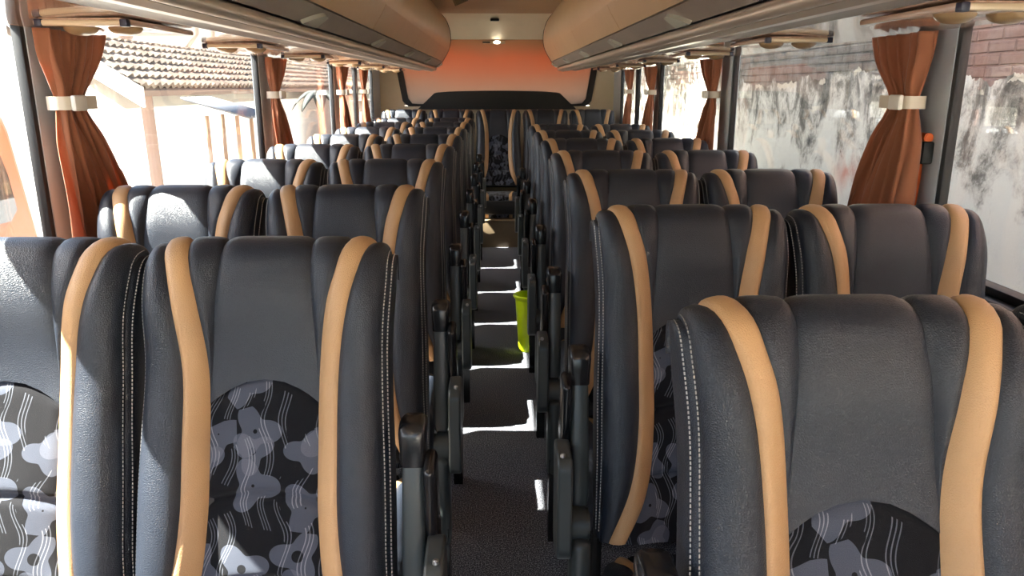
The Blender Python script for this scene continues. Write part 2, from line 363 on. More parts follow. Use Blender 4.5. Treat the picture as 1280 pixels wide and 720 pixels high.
# ------------------------------------------------------------------ luggage racks
def rack(sx):
    YA, YB = -1.25, 7.30
    side = 'left' if sx < 0 else 'right'
    root = empty('luggage_rack', (sx*0.8, (YA+YB)/2, 1.6))
    inv = Vector((sx*0.8, (YA+YB)/2, 1.6))
    def rowpts(prof, y): return [Vector((sx*a, y, z)) - inv for a, z in prof]
    def strip(prof, name, m, thick=0.012, ys=(YA, YB), parent=root):
        # closed strip: the profile and its copy moved towards the wall/upward
        n = len(prof); nr = []
        for i in range(n):
            a, b = prof[max(i-1, 0)], prof[min(i+1, n-1)]
            t = Vector((b[0]-a[0], b[1]-a[1])).normalized(); nr.append(Vector((-t.y, t.x)))
        c = Vector((1.0, 1.95)); mid = Vector(prof[n//2])
        sg = 1 if nr[n//2].dot(c - mid) > 0 else -1
        back = [(prof[i][0] + sg*nr[i].x*thick, prof[i][1] + sg*nr[i].y*thick) for i in range(n)]
        loop = list(prof) + back[::-1]
        g = MB(); g.prism([(sx*a - inv.x, z - inv.z) for a, z in loop], 'Y', ys[0] - inv.y, ys[1] - inv.y)
        return g.build(name, m, parent, angle=30)
    def curve(ctrl, n=14):
        tab_a = [(i, c[0]) for i, c in enumerate(ctrl)]; tab_z = [(i, c[1]) for i, c in enumerate(ctrl)]
        return [(spline(k*(len(ctrl)-1)/n, tab_a), spline(k*(len(ctrl)-1)/n, tab_z)) for k in range(n+1)]
    bel = curve([(0.54, 2.118), (0.462, 2.03), (0.425, 1.91), (0.437, 1.785), (0.500, 1.672)])
    # bin doors along the belly, one panel each
    edges = [YA] + [0.25 + 1.5*k for k in range(5)] + [YB - 0.35]
    ix = [i for i, p in enumerate(bel) if p[1] < 1.80][0]; lo = bel[ix:]; hi = bel[:ix + 1]
    strip(hi, 'upper_panel', M['beige'], 0.014)
    for a, b in zip(edges, edges[1:]):
        strip(lo, 'bin_door', M['beige'], 0.014, (a + 0.003, b - 0.003))
    strip(lo, 'end_panel', M['beige'], 0.014, (edges[-1] + 0.003, YB))
    strip([(0.505, 1.668), (0.520, 1.655), (0.553, 1.632), (0.560, 1.626)], 'taupe_panel', M['band'], 0.012)
    g = MB(); g.tube([Vector((sx*0.574, y, 1.606)) - inv for y in (YA, YB)], 0.018, 16); g.build('grab_rail', M['rail'], root)
    strip([(0.582, 1.588), (0.60, 1.580), (0.625, 1.584), (0.66, 1.588)], 'duct_strip', M['rail'], 0.010)
    strip([(0.66, 1.594), (0.70, 1.592), (0.715, 1.586), (0.75, 1.592), (0.802, 1.611)], 'duct_lip', M['band'], 0.010)
    strip([(0.80, 1.612), (0.95, 1.610), (1.08, 1.606), (1.178, 1.594)], 'lining', M['under'], 0.012)
    # end cap closing the rear end
    prof = bel + [(0.505, 1.660), (0.56, 1.608), (0.585, 1.590), (0.66, 1.590), (0.80, 1.612), (1.0, 1.61), (1.178, 1.594), (1.178, 2.118)]
    g = MB(); g.prism([(sx*a - inv.x, z - inv.z) for a, z in prof], 'Y', YB - inv.y, YB + 0.012 - inv.y)
    g.build('end_cap', M['rear'], root, smooth=False)
    g = MB(); g.tube([Vector((sx*a, YB + 0.004, z)) - inv for a, z in bel + [(0.52, 1.652), (0.565, 1.612), (0.59, 1.598)]], 0.005, 6); g.build('edge_trim', M['dark'], root)
    # latch plates on the taupe panel
    for k in range(6):
        y = 1.12 + 1.24*k; ln = 0.17
        arc = [(y - ln/2 + ln*i/10, math.sin(PI*min(1, i/10*0.62 + 0.0))) for i in range(11)]
        ring = [(a, 0.0) for a, _ in (arc[0],)] + [(a, h) for a, h in arc[1:]] + [(arc[-1][0], 0.0)]
        def pt(yy, h, off):
            a = lerp(0.556, 0.512, h*0.95); z = lerp(1.631, 1.663, h*0.95)
            return Vector((sx*(a - 0.62*off), yy, z - 0.78*off)) - inv
        g = MB(); n = len(ring)
        vs = [pt(a, h, 0.014) for a, h in ring] + [pt(a, h, -0.004) for a, h in ring]
        g.add(vs, [tuple(range(n)), tuple(range(n, 2*n))[::-1]] + [(i, (i+1) % n, n + (i+1) % n, n + i) for i in range(n)])
        la = g.build('latch_plate', M['latch'], root, angle=30)
    # service units under the lining
    for k in range(7):
        y = (0.88 + 1.06*k) if sx < 0 else (0.46 + 1.07*k)
        g = MB(); g.box(Vector((sx*0.985, y + 0.20, 1.600)) - inv, (0.20, 0.44, 0.016), 0.006)
        u = g.build('service_unit', M['under'], root)
        g = MB(); g.box(Vector((sx*0.985, y - 0.02, 1.595)) - inv, (0.215, 0.018, 0.014), 0.005); g.build('front_bar', M['rubfree'], u)
        for a in (0.880, 1.080):
            g = MB(); g.box(Vector((sx*a, y - 0.02, 1.595)) - inv, (0.018, 0.022, 0.018), 0.003); g.build('end_clip', M['navy'], u)
        for a in (0.93, 1.04):
            g = MB(); rows = []
            for i in range(7):
                an = i/6*PI/2; rr = 0.040*math.cos(an) + 0.0004; zz = 1.592 - 0.020*math.sin(an)
                rows.append([Vector((sx*a + rr*math.cos(2*PI*j/20), y + 0.09 + rr*math.sin(2*PI*j/20), zz)) - inv for j in range(20)])
            g.grid(rows, closed=True); g.build('air_nozzle', M['dome'], u)
    return tag(root, 'long beige overhead luggage rack with taupe latch band along the %s windows' % side, 'luggage rack', 'overhead luggage racks')
rack(-1); rack(1)

# ------------------------------------------------------------------ ceiling lamp, bracket, bag
lr = empty('ceiling_lamp', (-0.03, RW - 0.055, 1.872))
g = MB(); g.box((-0.0, 0.035, 0), (0.22, 0.03, 0.03), 0.008); g.build('lamp_base', M['ceil'], lr)
g = MB(); g.box((-0.075, 0.016, 0), (0.075, 0.02, 0.012), 0.003); g.build('switch_bar', M['dark'], lr)
me = mat('lamp_lens', (1, 1, 1)); e = NT(me); e.b.inputs['Emission Color'].default_value = (1, 0.93, 0.82, 1); e.b.inputs['Emission Strength'].default_value = 4
rows = [[(0.03 + 0.034*math.cos(a)*math.cos(2*PI*j/16), 0.02 - 0.03*math.sin(a), 0.016*math.cos(a)*math.sin(2*PI*j/16)) for j in range(16)] for a in [i/5*PI/2*0.999 for i in range(6)]]
g = MB(); g.grid(rows, closed=True); g.build('lamp_lens', me, lr)
tag(lr, 'small lit lamp with dark switch bar above the orange rear window', 'lamp')
g = MB(); g.box((0, 0, 0), (0.085, 0.05, 0.022), 0.006); cb = g.build('ceiling_bracket', M['dark']); cb.location = (-0.02, 7.74, CEIL - 0.052)
tag(cb, 'small black bracket on the rear ceiling edge above the lamp', 'bracket')

def bag():
    r = empty('plastic_bag', (-0.168, 4.0, 1.845))
    rows = []; nz = 12; ns = 24
    for i in range(nz):
        v = i/(nz-1); z = lerp(0.0, 0.235, v)
        wx = spline(v, [(0, 0.030), (0.06, 0.040), (0.3, 0.050), (0.7, 0.046), (0.9, 0.030), (1, 0.010)]); wy = spline(v, [(0, 0.004), (0.15, 0.026), (0.6, 0.03), (1, 0.008)])
        sk = 0.035*(v - 0.2)
        rows.append([(sk + wx*math.cos(2*PI*j/ns)*(1 + 0.10*math.sin(5*j + 3*i)), wy*math.sin(2*PI*j/ns)*(1 + 0.25*math.sin(3*j + 2*i)), z + 0.012*math.cos(2*PI*j/ns)) for j in range(ns)])
    g = MB(); g.grid(rows, closed=True); g.build('bag_film', M['bagplastic'], r)
    g = MB(); g.add([(0,0,0)], [])
    g = MB(); rows = [[(0.020*math.cos(2*PI*j/12)*q + 0.004, -0.012*q, 0.055 + 0.030*math.sin(2*PI*j/12)*q) for j in range(12)] for q in (0.05, 0.6, 1.0)]
    g.grid(rows, closed=True)
    b2 = g.build('contents', mat('green_wrapper', (0.10, 0.33, 0.08), 0.4), r); md = b2.modifiers.new('s', 'SOLIDIFY'); md.thickness = 0.012
    g = MB(); g.tube([(0.028, 0, 0.232), (0.0, 0, 0.25), (-0.045, 0, 0.268), (-0.09, 0, 0.285)], 0.003, 6); g.build('knot', mat('bag_tie', (0.6, 0.62, 0.56), 0.4), r)
    tag(r, 'clear plastic bag with green contents hanging beside the left luggage rack', 'plastic bag')
bag()

# ------------------------------------------------------------------ seats
LEAN = math.radians(17); EU = Vector((0, math.sin(LEAN), math.cos(LEAN))); EF = Vector((0, -math.cos(LEAN), math.sin(LEAN)))
ANCH = Vector((0, -0.035, 1.197)); R_ = 0.044; D_ = 0.100; QB = 0.70
WOUT = [(-.14, .92), (-.06, .865), (-.02, .815), (.02, .765), (.07, .715), (.19, .645), (.31, .625), (.45, .625), (.58, .715), (.70, .93)]
WIN = [(-.14, .73), (-.06, .665), (-.02, .625), (.02, .585), (.07, .53), (.19, .465), (.31, .445), (.45, .445), (.58, .52), (.70, .75)]
WHEAD = [(-0.2, .36), (0.0, .37), (.09, .405), (.225, .455)]
HW = 0.2225
def AMP(q): return spline(q, [(-.06, 0.0), (0, .014), (.1, .029), (.2, .034), (.3, .042), (.45, .047), (.6, .043), (.70, .025)])
def WID(q): return spline(q, [(-.1, .955), (.02, .95), (.17, .92), (.4, .95), (.7, .965)])
def PB(p, q, off=0.0):
    ap = abs(p); sg = 1 if p >= 0 else -1; Rs = 0.045
    if ap <= 0.18: x = ap; dn = 0.0; an = 0.0
    elif ap <= 0.18 + Rs*PI/2: an = (ap - 0.18)/Rs; x = 0.18 + Rs*math.sin(an); dn = Rs*(1 - math.cos(an))
    else: an = PI/2; x = 0.225; dn = min(Rs + ap - 0.18 - Rs*PI/2, D_*0.97)
    at = 0.0
    if q >= 0: s = -(R_ + q); dt = 0.0
    else: at = min(-q/R_, PI); dt = R_*(1 - math.cos(at)); s = -R_ + R_*math.sin(at)
    s -= 0.020*max(0, (x - 0.135)/0.09)**4 * max(0, 1 - max(q, -0.05)/0.22)**2 * (1 if q > -0.06 else 1)
    n = -(1 - (1 - dt/D_)*(1 - dn/D_))*D_
    fr = (1 - dn/D_)*(1 - dt/D_)
    n += AMP(q)*sm((ap - 0.075)/0.08)*fr
    n += 0.020*math.exp(-((q - 0.06)/0.09)**2)*fr + 0.016*math.exp(-((q - 0.46)/0.14)**2)*fr*sm((0.14 - ap)/0.1)
    x *= WID(q)
    # puff direction: blend of forward, sideways and up
    d = EF*math.cos(an)*math.cos(at) + Vector((sg, 0, 0))*math.sin(an) + EU*math.sin(min(at, PI))*max(math.cos(an), 0.6)
    if at > PI/2: d -= EF*(1 - math.cos(at - PI/2))*0.5
    if d.length > 0: d.normalize()
    return ANCH + Vector((sg*x, 0, 0)) + EU*s + EF*n + d*off
SS = [0, .035, .09, .18, .32, .5, .68, .82, .91, .965, 1]
def puff(e, h, gw=0.010): return -0.004 + (h + 0.004)*(1 - math.exp(-(e/gw)**1.2))
def panel(pl, pr, qt, qb, nq, h, gw=0.010, end=(False, False), crease=(), ss=SS):
    rows = []; uvs = []
    for i in range(nq + 1):
        v = i/nq
        row = []; ur = []
        for s in ss:
            q = lerp(qt(s) if callable(qt) else qt, qb(s) if callable(qb) else qb, v)
            a, b = pl(q), pr(q); p = lerp(a, b, s)
            e = min(s, 1 - s)*abs(b - a)
            if end[0]: e = min(e, v*(QB*0.6))
            if end[1]: e = min(e, (1 - v)*(QB*0.6))
            o = puff(e, h, gw)
            for c in crease: o -= 0.013*math.exp(-((q - c - 0.014*(2*s - 1)**2)/0.007)**2)
            row.append(PB(p, q, o)); ur.append((p, q))
        rows.append(row); uvs.append(ur)
    g = MB(); g.grid(rows, uvs); return g
def cuts(q0, q1, n): return n

def cushion_pt(p, r, off=0.0):
    # r: along the seat from back (0) to front lip and down its face
    L = 0.295; Rf = 0.05
    ap = abs(p); sg = 1 if p >= 0 else -1; Rs = 0.04
    if ap <= 0.150: x = ap; dz = 0; an = 0
    elif ap <= 0.150 + Rs*PI/2: an = (ap - 0.150)/Rs; x = 0.150 + Rs*math.sin(an); dz = Rs*(1 - math.cos(an))
    else: an = PI/2; x = 0.190; dz = Rs + ap - 0.150 - Rs*PI/2
    if r <= L: y = -r; z = 0.0; bt = 0
    elif r <= L + Rf*PI/2: bt = (r - L)/Rf; y = -L - Rf*math.sin(bt); z = -Rf*(1 - math.cos(bt))
    else: bt = PI/2; y = -L - Rf; z = -Rf - (r - L - Rf*PI/2)
    z += 0.015*sm((ap - 0.09)/0.07)*sm(r/0.08)*math.cos(bt)*max(0.0, 1 - dz/0.05) + 0.02*r*math.cos(bt)*(1 if dz == 0 else max(0, 1 - dz/0.05))
    zz = z - dz if bt == 0 else min(z, -dz)
    d = Vector((sg*math.sin(an), -math.sin(bt)*math.cos(an), math.cos(an)*math.cos(bt)))
    if d.length > 0: d.normalize()
    return Vector((sg*x, -0.215 + y, 0.420 + zz)) + d*off
def cpanel(pl, pr, r0, r1, nr, h):
    rows = []; uvs = []
    for i in range(nr + 1):
        r = lerp(r0, r1, i/nr); a, b = pl(r), pr(r)
        rows.append([cushion_pt(lerp(a, b, s), r, puff(min(s, 1-s)*abs(b-a), h)) for s in SS]); uvs.append([(lerp(a, b, s), r + 0.83) for s in SS])
    g = MB(); g.grid(rows, uvs); return g

def make_seat(kind, aisle):
    """kind: 'aisle', 'window' or 'bench'; aisle: +1 when the aisle lies on the seat's +x side"""
    root = empty('coach_seat')
    # shell behind the upholstery
    us = [-1 + 2*i/20 for i in range(21)]; qs = [-0.157 + (QB + 0.157)*i/30 for i in range(31)]
    fr = [[PB(u*0.285, q, -0.012) for u in us] for q in qs]
    bk = []
    for q in qs:
        c = PB(0, q); s = -(R_ + max(q, -0.02)); row = []
        for u in us:
            P = ANCH + EU*(s - 0.020*max(0, (abs(u)*0.215 - 0.135)/0.09)**4*max(0, 1 - max(q, -0.02)/0.22)**2) + EF*(-D_ + 0.012*(1 - u*u) - 0.012) + Vector((u*0.214*WID(q), 0, 0)); row.append(P)
        bk.append(row)
    g = MB(); g.grid(fr); g.grid(bk, flip=True)
    n1 = len(qs)*len(us); m = len(us)
    bd = [(0, j) for j in range(m)] + [(i, m-1) for i in range(1, len(qs))] + [(len(qs)-1, j) for j in range(m-2, -1, -1)] + [(i, 0) for i in range(len(qs)-2, 0, -1)]
    for k in range(len(bd)):
        a = bd[k]; b = bd[(k+1) % len(bd)]
        g.f.append((a[0]*m + a[1], b[0]*m + b[1], n1 + b[0]*m + b[1], n1 + a[0]*m + a[1]))
    g.build('back_shell', M['shell'], root)
    arch = lambda s: 0.205 + 0.042*(2*s - 1)**2
    wq = lambda tab, sg: (lambda q: sg*HW*spline(q, tab))
    panel(wq(WHEAD, -1), wq(WHEAD, 1), -0.14, arch, 30, 0.0045, 0.009).build('headrest', M['leather'], root, fix=False, angle=80)
    panel(wq(WIN, -1), wq(WIN, 1), arch, QB, 90, 0.006, 0.008, (True, False), crease=(0.40, 0.545)).build('back_fabric', M['fabric'], root, fix=False, angle=80)
    for sg in (-1, 1):
        wing_in = wq(WHEAD, sg); st_in = wq(WIN, sg); st_out = wq(WOUT, sg); edge = lambda q, sg=sg: sg*(0.232 if q < 0.5 else lerp(0.232, 0.240, (q - 0.5)/0.2)); rim = lambda q, sg=sg: sg*0.30
        o = (lambda a, b: (a, b) if sg > 0 else (b, a))
        a, b = o(wing_in, st_in); panel(a, b, -0.14, 0.235, 28, 0.004, 0.007).build('headrest_wing', M['leather'], root, fix=False, angle=80)
        a, b = o(st_in, st_out); panel(a, b, -0.14, QB, 56, 0.0045, 0.006).build('stripe', M['tan'], root, fix=False, angle=80)['label'] = 'tan leather stripe'
        a, b = o(st_out, edge); bo = panel(a, b, -0.14, QB, 56, 0.006, 0.010).build('bolster', M['leather'], root, fix=False, angle=80)
        a, b = o(edge, rim); panel(a, b, -0.14, QB, 50, 0.004, 0.008).build('side_panel', M['leather'], root, fix=False, angle=80)
        g = MB()
        for dp in (-0.0075, 0.0075):
            q = -0.06
            while q < QB - 0.02:
                p0 = PB(edge(q) + sg*dp, q, 0.0022); p1 = PB(edge(q) + sg*dp, q + 0.0043, 0.0022)
                nn = (PB(edge(q) + sg*dp, q, 0.0050) - p0); t = (p1 - p0)
                sd_ = nn.cross(t).normalized()*0.0007
                g.add([p0 - sd_, p0 + sd_, p1 + sd_, p1 - sd_, p0 + nn*0.7 , p1 + nn*0.7], [(0, 1, 4), (1, 2, 5, 4), (2, 3, 5), (3, 0, 4, 5)])
                q += 0.0068
        g.build('stitching', M['stitch'], bo, smooth=False)
    # cushion
    ci = lambda sg: (lambda r: sg*spline(r, [(0, .145), (.06, .115), (.2, .095), (.6, .095)]))
    co = lambda sg: (lambda r: sg*spline(r, [(0, .178), (.06, .145), (.2, .127), (.6, .127)]))
    cu = cpanel(ci(-1), ci(1), 0.0, 0.52, 26, 0.006).build('seat_cushion', M['fabric'], root, fix=False, angle=80)
    for sg in (-1, 1):
        o = (lambda a, b: (a, b) if sg > 0 else (b, a))
        a, b = o(ci(sg), co(sg)); cpanel(a, b, 0.0, 0.52, 26, 0.004).build('cushion_stripe', M['tan'], root, fix=False, angle=80)['label'] = 'tan leather stripe'
        a, b = o(co(sg), lambda r, sg=sg: sg*0.320); cpanel(a, b, 0.0, 0.52, 26, 0.008).build('cushion_bolster', M['leather'], root, fix=False, angle=80)
    g = MB(); g.box((0, -0.40, 0.32), (0.34, 0.36, 0.13), 0.02); g.build('cushion_pan', M['shell'], root)
    if kind != 'bench':
        for y in (-0.52, -0.26):
            g = MB()
            g.tube([(-0.15, y, 0.28), (-0.15, y, 0.02)], 0.016, 10); g.tube([(0.15, y, 0.28), (0.15, y, 0.02)], 0.016, 10)
            g.box((0, y, 0.012), (0.36, 0.05, 0.024), 0.006); g.build('leg_frame', M['dark'], root)
    if kind == 'aisle':
        s = aisle
        rot = Matrix.Rotation(math.radians(9), 4, 'X')
        # raised armrest paddle, swung up beside the backrest
        def loft(secs):
            rows = []
            for (z, y, dx, dy, x) in secs:
                ring = []
                for j in range(20):
                    a = 2*PI*j/20; c, si = math.cos(a), math.sin(a)
                    ring.append((x + dx*math.copysign(abs(c)**0.45, c), y + dy*math.copysign(abs(si)**0.45, si), z))
                rows.append(ring)
            g = MB(); o_ = 0; g.grid(rows, closed=True); k = len(rows)*20
            g.f.append(tuple(range(20))); g.f.append(tuple(range(k - 20, k))[::-1]); return g
        X = s*0.256
        arm = loft([(0.555, -0.202, .017, .020, X), (0.575, -0.198, .020, .026, X), (0.675, -0.178, .0205, .030, X), (0.775, -0.156, .0195, .028, X), (0.815, -0.148, .019, .026, X), (0.830, -0.145, .018, .024, X)]).build('armrest', M['plastic'], root, angle=50)
        cap = loft([(0.821, -0.148, .0215, .028, X), (0.845, -0.144, .0225, .031, X), (0.875, -0.138, .0245, .035, X), (0.887, -0.135, .0235, .033, X), (0.893, -0.134, .018, .026, X), (0.895, -0.134, .008, .012, X)]).build('armrest_cap', M['cap'], arm, angle=50)
        g = MB(); g.box((s*0.287, -0.150, 0.67), (0.022, 0.075, 0.34), 0.012, 3, rot); g.build('armrest_bracket', M['cap'], root)
        g = MB(); g.cyl((s*0.262, -0.222, 0.512), 0.043, 0.052, 'X', 28, bev=0.008); g.build('pivot_hub', M['plastic'], root)
        # rounded side cover with a screw
        pts = []
        for (cy, cz, r, a0) in ((-0.262, 0.668, 0.030, 90), (-0.262, 0.50, 0.042, 180), (-0.222, 0.488, 0.042, 270), (-0.196, 0.680, 0.022, 0)):
            pts += [(cy + r*math.cos(math.radians(a0 + k*15)), cz + r*math.sin(math.radians(a0 + k*15))) for k in range(7)]
        g = MB(); g.prism(pts, 'X', s*0.280, s*0.312); sc = g.build('side_cover', M['plastic'], root, angle=25)
        bv = sc.modifiers.new('bevel', 'BEVEL'); bv.width = 0.005; bv.segments = 2
        g = MB(); g.cyl((s*0.300, -0.268, 0.701), 0.0055, 0.010, 'Z', 12, bev=0.002); g.build('screw', M['steel'], sc)
        g = MB(); g.box((s*0.258, -0.245, 0.37), (0.044, 0.085, 0.26), 0.018, 3); g.build('seat_side_panel', M['plastic'], root)
        g = MB(); g.prism([(-0.285, 0.30), (-0.205, 0.30), (-0.215, 0.0), (-0.275, 0.0)], 'X', s*0.240, s*0.274); g.build('aisle_leg', M['cap'], root, angle=30)
    return root

def build_map():
    km = {}
    for o in bpy.data.objects:
        if o.parent: km.setdefault(o.parent.name, []).append(o)
    return km
ORD = ['first', 'second', 'third', 'fourth', 'fifth', 'sixth', 'seventh', 'eighth', 'ninth']
protos = {('aisle', 1): make_seat('aisle', 1), ('aisle', -1): make_seat('aisle', -1), ('window', 1): make_seat('window', 1), ('bench', 1): make_seat('bench', 1)}
KM = build_map(); used = set()
def place_seat(key, x, y, z, label, group):
    pr = protos[key]
    o = pr if key not in used else copy_tree(pr, KM)
    used.add(key); o.location = (x, y, z); tag(o, label, 'seat', group); return o
LY = [1.335 + 0.765*k for k in range(8)]; RY = [0.955 + 0.765*k for k in range(7)]
for k, y in enumerate(LY):
    place_seat(('aisle', 1), -0.404 - (0.006 if k else 0), y + (0 if k else 0.02), 0, 'black leather seat with tan stripes, left aisle side, %s row from the camera' % ORD[k], 'left aisle seats')
    place_seat(('window', 1), -0.848 - (0.006 if k else 0), y + (0 if k else 0.02), 0, 'black leather seat with tan stripes, by left windows, %s row from the camera' % ORD[k], 'left window seats')
for k, y in enumerate(RY):
    place_seat(('aisle', -1), 0.434 if k else 0.446, y - (0 if k else 0.015), 0, 'black leather seat with tan stripes, right aisle side, %s row from the camera' % ORD[k], 'right aisle seats')
    place_seat(('window', 1), 0.877 if k else 0.893, y - (0 if k else 0.015), 0, 'black leather seat with tan stripes, by right windows, %s row from the camera' % ORD[k], 'right window seats')
BN = ['leftmost seat of the raised rear bench, by the left windows', 'second from left on the raised rear bench', 'middle seat of the rear bench facing straight down the aisle', 'second from right on the raised rear bench', 'rightmost seat of the raised rear bench, by the right windows']
for i in range(5):
    place_seat(('bench', 1), 0.01 + (i - 2)*0.455, 7.57, 0.045, 'black leather tan striped seat, ' + BN[i], 'rear bench seats')
g = MB(); g.box((0, 7.42, 0.128), (2.2, 0.92, 0.256), 0.006); g.box((0, 6.965, 0.244), (2.2, 0.03, 0.022), 0.004)
tag(g.build('bench_riser', M['riser']), 'brown boarded riser box under the rear bench at the end of the aisle', 'riser')

# ------------------------------------------------------------------ waste bin
def bin_():
    r = empty('waste_bin', (0.168, 4.10, 0.0)); m = mat('lime_plastic', (0.74, 0.96, 0.012), 0.35)
    prof = [(0.001, 0.004), (0.062, 0.0), (0.070, 0.006), (0.078, 0.10), (0.088, 0.22), (0.095, 0.305), (0.104, 0.31), (0.106, 0.325), (0.100, 0.33), (0.091, 0.325), (0.084, 0.22), (0.074, 0.10), (0.064, 0.014), (0.001, 0.012)]
    g = MB(); g.grid([[(a*math.cos(2*PI*j/32), a*math.sin(2*PI*j/32), z) for j in range(32)] for a, z in prof], closed=True)
    g.build('bin_body', m, r, angle=50)
    g = MB(); g.tube([(0.1065*math.cos(2*PI*j/32), 0.1065*math.sin(2*PI*j/32), 0.322) for j in range(33)], 0.006, 8); g.build('rim', m, r)
    r.scale = (0.76, 0.76, 1.0)
    tag(r, 'lime green plastic waste bin standing at the right edge of the aisle', 'waste bin')
bin_()

# ------------------------------------------------------------------ curtains
def curtain(sx, yf, narrow, label, kinks):
    root = empty('curtain', (sx*1.10, yf, TOP - 0.03)); sc = 0.85 if narrow else 1.0
    NZ, NS = 56, 90; rows = []; uvs = []
    ztop, zbot, ztie = 1.590, 0.975, 1.408
    for i in range(NZ + 1):
        z = lerp(ztop, zbot, i/NZ)
        c = spline(-z, [(-1.585, .15), (-1.50, .125), (-1.41, .095), (-1.32, .115), (-1.15, .165), (-0.86, .215)])*sc
        hw = spline(-z, [(-1.585, .155), (-1.52, .135), (-1.43, .072), (-1.39, .072), (-1.30, .120), (-1.15, .160), (-0.86, .200)])*sc
        am = spline(-z, [(-1.585, .024), (-1.46, .020), (-1.41, .014), (-1.30, .024), (-0.86, .030)])
        row = []; ur = []
        for j in range(NS + 1):
            s = j/NS; ph = s*2*PI*5.5 + kinks + 0.8*math.sin(6*s + kinks)
            y = yf + c + hw*(2*s - 1) + 0.006*math.sin(2*ph)
            x = sx*(1.128 + 0.008*math.sin(3*s + 4*z)) + sx*0.75*am*(math.sin(ph) + 0.35*math.sin(2.3*ph + 9*z))
            row.append((x - sx*1.10, y - yf, z - TOP + 0.03)); ur.append((s*0.9, z))
        rows.append(row); uvs.append(ur)
    g = MB(); g.grid(rows, uvs); o = g.build('curtain_cloth', M['curtain'], root, fix=False, angle=180)
    md = o.modifiers.new('cloth', 'SOLIDIFY'); md.thickness = 0.003
    c = .100*sc; hw = .078*sc
    g = MB(); ring = []
    prof = [(-0.017, 0.0), (0.017, 0.0), (0.017, 0.004), (-0.017, 0.004)]
    rows = []
    for j in range(28):
        a = 2*PI*j/28; ca, sa = math.cos(a), math.sin(a)
        rows.append([(sx*0.026 + (0.034 + t)*math.copysign(abs(sa)**0.6, sa), c + (hw + t)*math.copysign(abs(ca)**0.6, ca), ztie - TOP + 0.03 + dz) for dz, t in prof])
    rows.append(rows[0]); g.grid(rows, closed=True)
    tb = g.build('tieback', M['white_clip'], root, angle=40); tb['label'] = 'ivory tieback band'
    g = MB(); g.box((-sx*0.014, c - hw*0.55, ztie - TOP + 0.03), (0.014, 0.06*sc, 0.040), 0.005); g.build('buckle', mat('white_buckle', (0.70, 0.67, 0.60), 0.35) if 'white_buckle' not in bpy.data.materials else bpy.data.materials['white_buckle'], tb)
    return tag(root, label, 'curtain', 'curtains tied back at the window pillars')
CUR = [(2.00, 0), (3.93, 0), (5.66, 0), (6.62, 1)]
CN = ['on the window pillar nearest the camera', 'on the second window pillar from the camera', 'on the third window pillar from the camera', 'on the thin divider beside the rear bench']
for sx, sd_ in ((-1, 'left'), (1, 'right')):
    for i, (y, nr) in enumerate(CUR):
        curtain(sx, y + ((0.06, 0.085, 0, 0)[i] if sx > 0 else 0), nr, 'rust brown curtain on the %s, %s' % (sd_, CN[i]), 1.3*i + (0.5 if sx > 0 else 2.1))

# emergency hammer on the near right pillar
hr = empty('emergency_hammer', (1.168, 2.10, 1.10))
g = MB(); g.tube([(0, 0.02, -0.03), (0, 0.012, 0.10), (0, 0.01, 0.2)], [0.011, 0.012, 0.010], 10); g.build('handle', M['orange_plastic'], hr)
g = MB(); g.cyl((0, 0.01, 0.215), 0.013, 0.075, 'Y', 14, bev=0.003); g.build('hammer_head', M['orange_plastic'], hr)
g = MB(); g.box((-0.002, -0.022, 0.175), (0.03, 0.028, 0.06), 0.005); g.build('holder', M['dark'], hr)
g = MB(); g.cyl((0.0, -0.012, -0.045), 0.036, 0.022, 'X', 24, bev=0.006); g.build('holder_base', M['dark'], hr)
tag(hr, 'orange emergency hammer in a black holder on the near right window pillar', 'hammer')

# ------------------------------------------------------------------ outside
GZ = -1.0
def ground_mat():
    m = mat('pale_dirt', (0.5, 0.45, 0.38), 0.95); t = NT(m); c = t.coord(); n = t.noise(c, 0.9, 6, 0.6)
    t.set(t.b.inputs['Base Color'], t.ramp(n, [(0.3, (0.36, 0.33, 0.29)), (0.7, (0.50, 0.475, 0.44))])); t.bump(t.noise(c, 12, 4), 0.4, 0.03); return m
g = MB(); g.box((0, 10, GZ - 0.1), (90, 90, 0.2)); tag(g.build('ground', ground_mat(), smooth=False), kind='structure')

